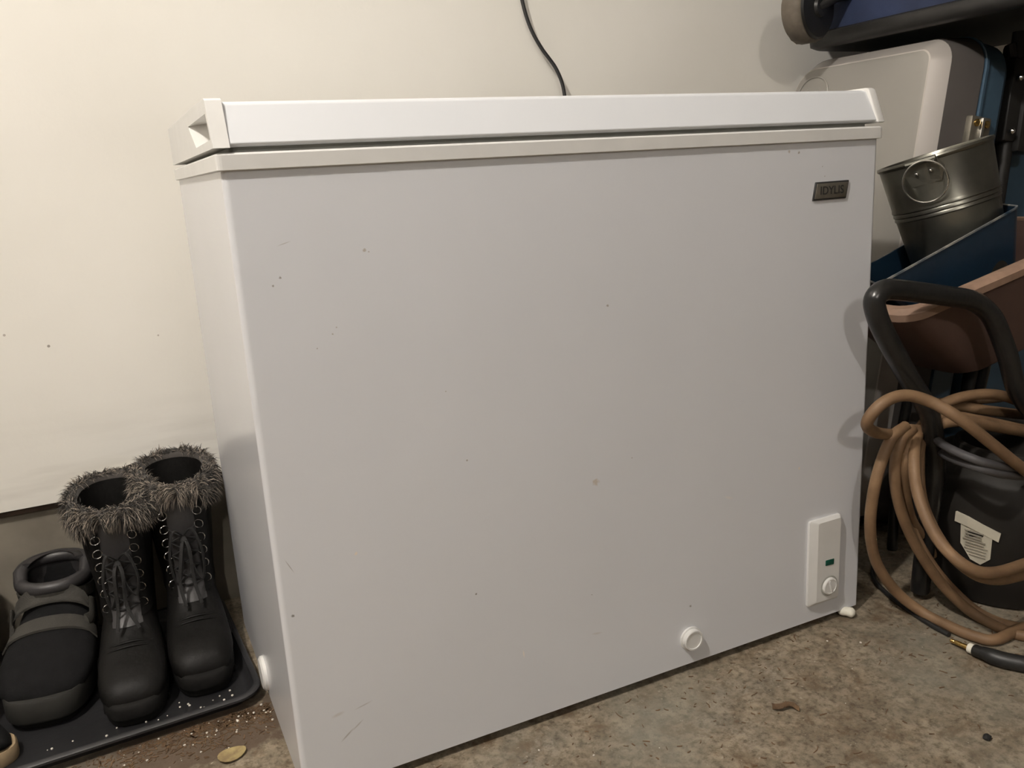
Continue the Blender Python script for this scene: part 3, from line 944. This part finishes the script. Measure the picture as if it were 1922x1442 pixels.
# ------------------------------------------------------------------ blue upright suitcase with black telescopic post
sc_ = thing('upright_suitcase', 'tall blue suitcase with a black handle post, standing right of the case', 'suitcase', (1.62, 0.34, 0.0), (0, math.radians(6), 0))
from_bm('shell', bm_box(-.125, .16, -.08, .24, 0.0, .925, .035, 4), M['blue'], sc_, True, 60)
px, py = -.150, -.115
po = from_bm('handle_post', bm_tube([(px - .012, py, .22), (px - .012, py, .60), (px - .010, py, .93), (px - .010, py, .955)], .0155, 12), M['black'], sc_, True)
br = from_bm('post_bracket', bm_box(px - .042, px + .034, py - .02, py + .045, .745, .905, .008, 2), M['black'], sc_, True)
from_bm('post_sleeve', bm_box(px - .010, px + .052, py - .03, py + .04, .725, .94, .012, 2), M['black'], sc_, True)
for (x, z) in ((px - .032, .765), (px - .030, .865), (px + .018, .895), (px + .022, .918)):
    from_bm('bolt', bm_lathe([(.006, -.001), (.006, -.006), (.003, -.009)], 12, (x, py - .022 - (.01 if x > px else 0), z), 'Y'), M['steel'], br, True)
from_bm('brace', bm_tube([(px - .035, py, .93), (px - .015, py - .01, .86), (px, py - .01, .80)], .008, 8), M['black'], sc_, True)

# ------------------------------------------------------------------ barrow: maroon tray on a black tube frame
TT = math.radians(-11)
wbw = thing('wheelbarrow', 'maroon barrow tray with a faded rim on a bent black tube frame', 'wheelbarrow', (1.10, 0.05, 0.0))
def trp(x, y, z):
    c, s = math.cos(TT), math.sin(TT)
    return Vector((0.955 + x * c + z * s, -0.040 + y, 0.512 - x * s + z * c))
def tray_ring(x0, x1, y0, y1, z, r):
    return [trp(x, y, z) for x, y in rrect(x0, x1, y0, y1, (r,) * 4, 5)]
ta = from_bm('barrow_tray', bm_rings([tray_ring(.19, .44, .035, .175, -.172, .03), tray_ring(.165, .455, .028, .182, -.165, .035), tray_ring(.03, .52, .006, .212, -.010, .03),
                                 tray_ring(.022, .525, .003, .215, 0, .03), tray_ring(.030, .517, .010, .208, 0, .03), tray_ring(.175, .445, .036, .174, -.158, .03)]), M['maroon'], wbw, True, 50, True)
from_bm('tray_rim', bm_rings([tray_ring(.016, .532, -.003, .218, -.016, .034), tray_ring(.006, .540, -.012, .222, -.016, .036), tray_ring(.004, .542, -.014, .223, -.004, .036), tray_ring(.010, .537, -.008, .221, .004, .036),
                              tray_ring(.024, .524, .004, .214, .004, .03), tray_ring(.024, .524, .004, .214, -.004, .03)], hoop=True), M['tanrim'], ta, True, 40, True)
TUBE = [(1.06, -0.02, 0.015), (1.05, -0.035, 0.15), (1.034, -0.055, 0.255), (1.012, -0.065, 0.313), (0.984, -0.073, 0.365), (0.924, -0.075, 0.44), (0.881, -0.075, 0.499), (0.864, -0.075, 0.528),
        (0.858, -0.075, 0.548), (0.867, -0.075, 0.559), (0.888, -0.075, 0.562), (0.949, -0.075, 0.551), (1.018, -0.075, 0.537), (1.061, -0.075, 0.527),
        (1.095, -0.075, 0.51), (1.123, -0.075, 0.484), (1.159, -0.075, 0.427), (1.197, -0.073, 0.359), (1.268, -0.070, 0.300), (1.385, -0.060, 0.265), (1.425, -0.05, 0.20), (1.43, -0.05, 0.015)]
from_bm('tube_frame', bm_tube(catmull(TUBE, 5), 0.0155, 14), M['tube'], wbw, True, 60, True)
for x in (1.16, 1.36):
    from_bm('tray_support', bm_tube([(x, .125, .01), (x, .125, .2), (x + .01, .11, .352)], .010, 10), M['tube'], wbw, True, 60, True)

# blue bin nested in the barrow
NT = math.radians(-17)
def binp(x, y, z):
    c, s = math.cos(NT), math.sin(NT)
    x = x + y * (.7 + .1 * x / .335)
    z = z - .27 * y
    return (0.942 + x * c + z * s, -0.004 + y, 0.556 - x * s + z * c)
bb = thing('blue_bin', 'chipped blue plastic bin tilted inside the maroon barrow', 'bin', (1.16, 0.07, 0.45))
def bring(x0, x1, y0, y1, z, r):
    return [binp(x, y, z) for x, y in rrect(x0, x1, y0, y1, (r,) * 4, 5)]
bw = from_bm('bin_wall', bm_rings([bring(.13, .315, .022, .152, -.170, .02), bring(.0, .335, .0, .172, 0, .012), bring(.004, .331, .004, .168, 0, .011), bring(.134, .311, .025, .149, -.165, .018)]),
             M['blueplas'], bb, True, 50, True)
from_bm('rim_edge', bm_rings([bring(-.001, .336, -.001, .173, -.002, .012), bring(-.001, .336, -.001, .173, .001, .012), bring(.0035, .3315, .0035, .1685, .001, .011), bring(.0035, .3315, .0035, .1685, -.002, .011)], hoop=True),
        M['bluechip'], bw, True, 30, True)

# galvanised bucket in the blue bin
bk = thing('metal_bucket', 'galvanised metal bucket with ring handles tilted in the blue bin', 'bucket', (1.252, 0.068, 0.492), (math.radians(-11), math.radians(-11), 0))
KS = .094 / .1195
prof = [(.084, -.082), (.088, -.080), (.090, -.074), (.1065, .128), (.1090, .130), (.1085, .134), (.1072, .137), (.1102, .139), (.1098, .144), (.1085, .147), (.1112, .149), (.1108, .154), (.1098, .157),
        (.1155, .245), (.1185, .247), (.120, .251), (.1185, .255), (.115, .2555), (.113, .252), (.106, .15), (.088, -.072)]
from_bm('bucket_body', bm_lathe([(r * KS, (z + .082) * KS) for r, z in prof], 64), M['galv'], bk, True, 40)
for ang in (math.radians(207), math.radians(27)):
    d = Vector((math.cos(ang), math.sin(ang), 0))
    s = Vector((-d.y, d.x, 0))
    def bp(a, z, out):
        return (d * (.1145 + (z - .235) * .07 + out) + s * a + Vector((0, 0, z + .082))) * KS
    bm = bmesh.new()
    o_ = [(-.03, .200), (.03, .200), (.040, .228), (.030, .250), (-.030, .250), (-.040, .228)]
    F = [bm.verts.new(bp(a, z, .004 - 3.6 * a * a)) for a, z in o_]
    Bk = [bm.verts.new(bp(a, z, .0005 - 3.6 * a * a)) for a, z in o_]
    bm.faces.new(F)
    bm.faces.new(Bk[::-1])
    for k in range(6):
        bm.faces.new((F[k], F[(k + 1) % 6], Bk[(k + 1) % 6], Bk[k]))
    pl = from_bm('handle_plate', bm, M['galv'], bk)
    for a in (-.014, .014):
        c = bp(a, .226, .004)
        bm = bmesh.new()
        bmesh.ops.create_uvsphere(bm, u_segments=10, v_segments=6, radius=.0034)
        bmesh.ops.translate(bm, verts=bm.verts, vec=c)
        from_bm('rivet', bm, M['steel'], pl, True, 60)
    R = .044
    from_bm('ring_handle', bm_tube([bp(R * math.cos(t), .206 + R * math.sin(t), .010 + .002 * math.sin(t)) for t in [2 * math.pi * k / 40 for k in range(40)]], .0017, 8, True), M['steel'], bk, True)
    from_bm('handle_clip', bm_tube([bp(-.03, .2495, .006), bp(.03, .2495, .006)], .0045, 8), M['galv'], bk, True)

# ------------------------------------------------------------------ black barrel with a label
PC = (1.228, -0.048)
pt = thing('black_barrel', 'round black barrel with a torn paper label under the barrow', 'barrel', (PC[0], PC[1], 0))
from_bm('barrel_body', bm_lathe([(.10, 0), (.112, .004), (.122, .03), (.138, .09), (.146, .14), (.146, .18), (.138, .215), (.118, .240), (.096, .250), (.088, .253), (.086, .262), (.078, .264), (.076, .2)], 48), M['pot'], pt, True, 45)
def potp(ang, z, out):
    tab = [(.03, .122), (.09, .138), (.14, .146), (.18, .146), (.215, .138)]
    for (z0, r0), (z1, r1) in zip(tab, tab[1:]):
        if z <= z1:
            r = r0 + (r1 - r0) * (z - z0) / (z1 - z0)
            break
    r += out
    return Vector((r * math.cos(ang), r * math.sin(ang), z))
LA = math.radians(199)
def label_shape(pts, out0, out1, m, name, parent):
    bm = bmesh.new()
    F = [bm.verts.new(potp(LA + a, z, out1)) for a, z in pts]
    B = [bm.verts.new(potp(LA + a, z, out0)) for a, z in pts]
    k = len(pts)
    bm.faces.new(F)
    bm.faces.new(B[::-1])
    for i in range(k):
        bm.faces.new((F[i], F[(i + 1) % k], B[(i + 1) % k], B[i]))
    return from_bm(name, bm, m, parent)
lb = label_shape([(-.17, .158), (-.17, .118), (-.06, .092), (.05, .086), (.15, .100), (.16, .148)], -.004, .0025, M['paper'], 'paper_label', pt)
label_shape([(-.23, .172), (-.235, .155), (-.1, .152), (.22, .135), (.235, .150), (-.09, .168)], -.004, .004, M['paper'], 'torn_strip', lb)
rnd = random.Random(5)
for i in range(9):
    z = .146 - i * .0055
    a0 = -.14 + rnd.uniform(0, .03)
    a1 = .13 - rnd.uniform(0, .08)
    if z < .11:
        a0, a1 = -.1 + rnd.uniform(0, .03), .1
    label_shape([(a0, z), (a1, z - .002), (a1, z - .0038), (a0, z - .0018)], 0, .0034, M['ink'], 'print_line', lb)

# ------------------------------------------------------------------ hose, cable, cord
HOSE = [[(1.118, -0.17, 0.255), (1.064, -0.17, 0.288), (1.007, -0.165, 0.331), (0.954, -0.15, 0.375), (0.928, -0.12, 0.398), (0.891, -0.105, 0.41), (0.855, -0.098, 0.401), (0.843, -0.085, 0.372), (0.884, -0.066, 0.345), (0.961, -0.045, 0.323), (1.028, -0.03, 0.316)],
        [(1.027, -0.03, 0.32), (1.062, -0.03, 0.346), (1.111, -0.04, 0.358), (1.176, -0.05, 0.353), (1.262, -0.05, 0.321)],
        [(1.052, -0.02, 0.323), (1.141, 0.0, 0.326), (1.195, -0.02, 0.316), (1.3, -0.03, 0.290)],
        [(1.008, -0.05, 0.329), (1.063, -0.05, 0.335), (1.127, -0.06, 0.319), (1.256, -0.06, 0.278)],
        [(1.009, -0.06, 0.321), (1.025, -0.07, 0.335), (1.067, -0.08, 0.334), (1.126, -0.08, 0.315), (1.25, -0.07, 0.276)],
        [(0.966, -0.05, 0.336), (0.923, -0.06, 0.325), (0.896, -0.06, 0.266), (0.899, -0.05, 0.186), (0.928, -0.04, 0.111), (0.972, -0.045, 0.048), (1.003, -0.073, 0.014), (1.010, -0.121, 0.009), (1.016, -0.158, 0.009), (1.036, -0.180, 0.009), (1.116, -0.181, 0.009)],
        [(0.981, -0.05, 0.329), (0.944, -0.06, 0.317), (0.936, -0.06, 0.266), (0.955, -0.06, 0.199), (0.989, -0.07, 0.126), (1.032, -0.09, 0.057), (1.073, -0.125, 0.009), (1.087, -0.201, 0.009)],
        [(1.01, -0.03, 0.319), (0.969, -0.05, 0.301), (0.973, -0.04, 0.243), (0.99, -0.04, 0.18), (1.027, -0.05, 0.104), (1.072, -0.07, 0.037), (1.083, -0.127, 0.009), (1.109, -0.186, 0.009)],
        [(1.042, -0.03, 0.318), (0.996, -0.05, 0.32), (0.946, -0.085, 0.297), (0.929, -0.11, 0.249), (0.923, -0.15, 0.197), (0.936, -0.19, 0.164), (0.986, -0.2, 0.144), (1.087, -0.19, 0.131)],
        [(1.045, -0.03, 0.313), (1.01, -0.045, 0.308), (0.969, -0.075, 0.281), (0.952, -0.1, 0.227), (0.949, -0.14, 0.177), (0.968, -0.175, 0.141), (1.008, -0.19, 0.123), (1.105, -0.18, 0.104)],
        [(1.039, -0.03, 0.323), (0.982, -0.05, 0.318), (0.948, -0.07, 0.293), (0.961, -0.06, 0.234), (0.988, -0.05, 0.179), (1.041, -0.03, 0.126), (1.099, -0.01, 0.069)]]
# the coil runs on around the far side of the barrel
HOSE[0] = [(1.20, 0.10, 0.30), (1.30, 0.055, 0.302), (1.365, -0.03, 0.315), (1.372, -0.11, 0.25), (1.30, -0.19, 0.205), (1.20, -0.208, 0.215)] + HOSE[0]
HOSE[8] += [(1.19, -0.218, 0.15), (1.29, -0.195, 0.21), (1.335, -0.15, 0.285), (1.31, -0.09, 0.33), (1.262, -0.05, 0.321)]
HOSE[9] += [(1.20, -0.215, 0.12), (1.31, -0.185, 0.19), (1.36, -0.13, 0.275), (1.33, -0.06, 0.315), (1.30, -0.03, 0.29)]
HOSE[5] += [(1.22, -0.225, 0.009), (1.33, -0.20, 0.03), (1.39, -0.13, 0.12), (1.385, -0.12, 0.22), (1.345, -0.10, 0.30), (1.30, -0.075, 0.305), (1.256, -0.06, 0.278)]
HOSE[6] += [(1.19, -0.232, 0.027), (1.30, -0.205, 0.07), (1.36, -0.15, 0.17), (1.34, -0.115, 0.285), (1.29, -0.09, 0.298), (1.25, -0.07, 0.276)]
HOSE[7] += [(1.17, -0.20, 0.027), (1.26, -0.245, 0.009), (1.36, -0.25, 0.009)]
hs = thing('rubber_hose', 'coiled tan rubber hose draped over the black barrel', 'hose', (1.0, -0.1, 0.0))
for h in HOSE:
    from_bm('hose_loop', bm_tube(catmull(h, 8), 0.0088, 12), M['hose'], hs, True, 60, True)
GREY = [[(1.018, -0.05, 0.316), (0.995, -0.1, 0.311), (0.995, -0.15, 0.304), (1.043, -0.16, 0.286), (1.128, -0.15, 0.264)],
        [(1.03, -0.05, 0.291), (1.009, -0.1, 0.289), (1.003, -0.15, 0.29), (1.044, -0.16, 0.274), (1.13, -0.15, 0.25)]]
GREY[0] += [(1.20, -0.158, 0.262), (1.29, -0.138, 0.264), (1.345, -0.06, 0.264), (1.31, 0.04, 0.266), (1.20, 0.075, 0.272), (1.09, 0.03, 0.29), (1.03, -0.045, 0.312)]
GREY[1] += [(1.20, -0.168, 0.248), (1.30, -0.15, 0.25), (1.365, -0.06, 0.25), (1.325, 0.055, 0.25), (1.20, 0.095, 0.26)]
gc = thing('grey_cable', 'grey cable looped around the neck of the black barrel', 'cable', (1.05, -0.1, 0.25))
for h in GREY:
    from_bm('cable_loop', bm_tube(catmull(h, 8), 0.0068, 10), M['greycable'], gc, True, 60, True)

ac = thing('audio_cable', 'thick black cable with a gold jack plug lying on the floor', 'cable', (1.0, -0.2, 0.0))
CORD = [(0.981, -0.196, 0.0125), (0.984, -0.215, 0.0125), (0.994, -0.234, 0.0125), (1.014, -0.253, 0.0125), (1.08, -0.268, 0.0125), (1.18, -0.25, 0.0125)]
cc = catmull(CORD, 8)
from_bm('cable_jacket', bm_tube(cc, [0.0095 + 0.0025 * min(1, i / 6) for i in range(len(cc))], 12), M['cable'], ac, True, 60, True)
def along(p, q, prof, name, m, parent):
    p, q = Vector(p), Vector(q)
    d = q - p
    pts = [p + d * t for t, _ in prof]
    return from_bm(name, bm_tube(pts, [r for _, r in prof], 14), m, parent, True, 30, True)
P0, P1 = (0.9765, -0.145, 0.0085), (0.981, -0.193, 0.0105)
jk = along(P0, P1, [(0, .0016), (.04, .0034), (.12, .0034), (.16, .0026), (.20, .0034), (.36, .0036), (.37, .003), (.42, .003), (.43, .0036), (.64, .0036)], 'jack_plug', M['brass'], ac)
along(P0, P1, [(.62, .0068), (.64, .0078), (.80, .0078), (.82, .007)], 'plug_collar', M['foam'], ac)
along(P0, P1, [(.80, .0085), (.84, .0095), (1.1, .0095), (1.12, .0085)], 'plug_grip', M['black'], ac)

TC = [(1.166, 0.18, 0.0045), (1.106, 0.12, 0.0045), (1.047, 0.067, 0.0045), (1.02, 0.013, 0.0045), (1.005, -0.044, 0.0045), (0.996, -0.093, 0.0045), (0.994, -0.13, 0.0045)]  # dark line on the floor beside the hose, built as a thin black tube
tag(from_bm('thin_cord', bm_tube(catmull(TC, 8), 0.0042, 10), M['cable'], None, True, 60), 'thin black line lying on the floor along the tan hose', 'cord')  # thin_cord: the dark line on the floor, built as a thin black tube

# ------------------------------------------------------------------ things on the floor
bm = bmesh.new()
add_tube(bm, catmull([(0.8985, 0.008, .0095), (0.9045, 0.001, .0105), (0.9115, -0.006, .0095), (0.9165, -0.0125, .009)], 5),
         [.003, .0055, .0068, .0074, .0078, .008, .0078, .0076, .0078, .0082, .0086, .0086, .0082, .0072, .0055, .003], 12)
tag(from_bm('packing_peanut', bm, M['foam'], None, True, 80), 'white foam packing peanut poking out from under the freezer', 'peanut')
bm = bmesh.new()
lf = []
for k in range(16):
    a = 2 * math.pi * k / 16
    x, y = .0195 * math.cos(a), .0150 * math.sin(a) * (1 - .15 * math.cos(a))
    lf.append((x, y))
A = [bm.verts.new((x, y, .0022 + 9 * (x * x + y * y))) for x, y in lf]
Bv = [bm.verts.new((x, y, .0012 + 9 * (x * x + y * y))) for x, y in lf]
ca, cb = bm.verts.new((0, 0, .0018)), bm.verts.new((0, 0, .0008))
for k in range(16):
    bm.faces.new((A[k], A[(k + 1) % 16], ca))
    bm.faces.new((Bv[(k + 1) % 16], Bv[k], cb))
    bm.faces.new((A[k], Bv[k], Bv[(k + 1) % 16], A[(k + 1) % 16]))
lo = from_bm('dry_leaf', bm, M['leaf'], None, True, 80)
lo.location = (-0.069, 0.152, 0)
lo.rotation_euler = (0, 0, math.radians(12))
tag(lo, 'dry yellow oval leaf on the floor in front of the boot tray', 'leaf')
bm = bmesh.new()
bmesh.ops.create_icosphere(bm, subdivisions=2, radius=.006)
for v in bm.verts:
    v.co *= random.uniform(.8, 1.1)
    v.co.z *= .7
pb_ = from_bm('pebble', bm, M['stone'])
pb_.location = (0.822, -0.321, 0.004)
tag(pb_, 'small black pebble alone on the bare concrete floor', 'pebble')
# curled brown leaf bit
bm = bm_rings([[(x, y + .004 * math.sin(x * 200), .001 + .006 * abs(math.sin(x * 90 + y * 300))) for x in [(-.018 + .036 * i / 9) for i in range(10)]] for y in (-.005, -.001, .003, .006)], False, False, False)
r = bmesh.ops.extrude_face_region(bm, geom=list(bm.faces))
bmesh.ops.translate(bm, verts=[v for v in r['geom'] if isinstance(v, bmesh.types.BMVert)], vec=(0, 0, .0008))
cl = from_bm('curled_leaf', bm, M['straw'], None, True)
cl.location = (0.645, -0.142, 0)
cl.rotation_euler = (0, 0, math.radians(-35))
tag(cl, 'small curled brown leaf on the floor in front of the freezer', 'leaf')

def scatter(name, label, cat, m, n, gen, shape):
    bm = bmesh.new()
    for i in range(n):
        x, y, z = gen()
        shape(bm, x, y, z)
    me = bpy.data.meshes.new(name)
    bm.to_mesh(me)
    bm.free()
    o = link_mesh(name, me, m)
    o['kind'] = 'stuff'
    return tag(o, label, cat)
R = random.Random(21)
def chip(bm, x, y, z):
    L, w, a = R.uniform(.0012, .0042) * (2 if R.random() < .18 else 1), R.uniform(.0003, .0010), R.uniform(0, 6.28)
    c, s = math.cos(a), math.sin(a)
    k = R.uniform(-.3, .3)
    P = [(-L, -w), (0, -w + k * L), (L, -w * .5), (L, w * .5), (0, w + k * L), (-L, w)]
    top = [bm.verts.new((x + px * c - py * s, y + px * s + py * c, z + .0010)) for px, py in P]
    bot = [bm.verts.new((x + px * c - py * s, y + px * s + py * c, z + .0002)) for px, py in P]
    bm.faces.new(top)
    for i in range(6):
        bm.faces.new((top[i], bot[i], bot[(i + 1) % 6], top[(i + 1) % 6]))
def grain(bm, x, y, z):
    r = R.uniform(.0008, .0022)
    mtx = Matrix.Translation((x, y, z + r * .7)) @ Matrix.Diagonal((1, R.uniform(.7, 1.3), .8, 1))
    bmesh.ops.create_icosphere(bm, subdivisions=1, radius=r, matrix=mtx)
def front_floor():
    while True:
        x, y = R.uniform(0.05, 1.25), -abs(R.gauss(0, .22)) - .004
        if y > -.6:
            return x, y, 0
def corner_floor():
    x = -abs(R.gauss(0, .12)) - .003
    return x, 0.255 + .049 * x - abs(R.gauss(0, .03)), 0
scatter('plant_litter', 'brown plant bits scattered over the concrete in front of the freezer', 'litter', M['straw'], 420, front_floor, chip)
scatter('corner_litter', 'brown litter gathered along the front of the boot tray', 'litter', M['straw'], 900, corner_floor, chip)
def white_gen():
    return corner_floor() if R.random() < .7 else front_floor()
scatter('white_grit', 'white grit grains scattered over the concrete floor', 'grit', M['salt'], 62, white_gen, grain)
scatter('tray_grit', 'pale grit grains lying in the boot tray', 'grit', M['salt'], 20, lambda: (-abs(R.gauss(0, .12)) - .03, 0.278 + abs(R.gauss(0, .02)), .0065), grain)
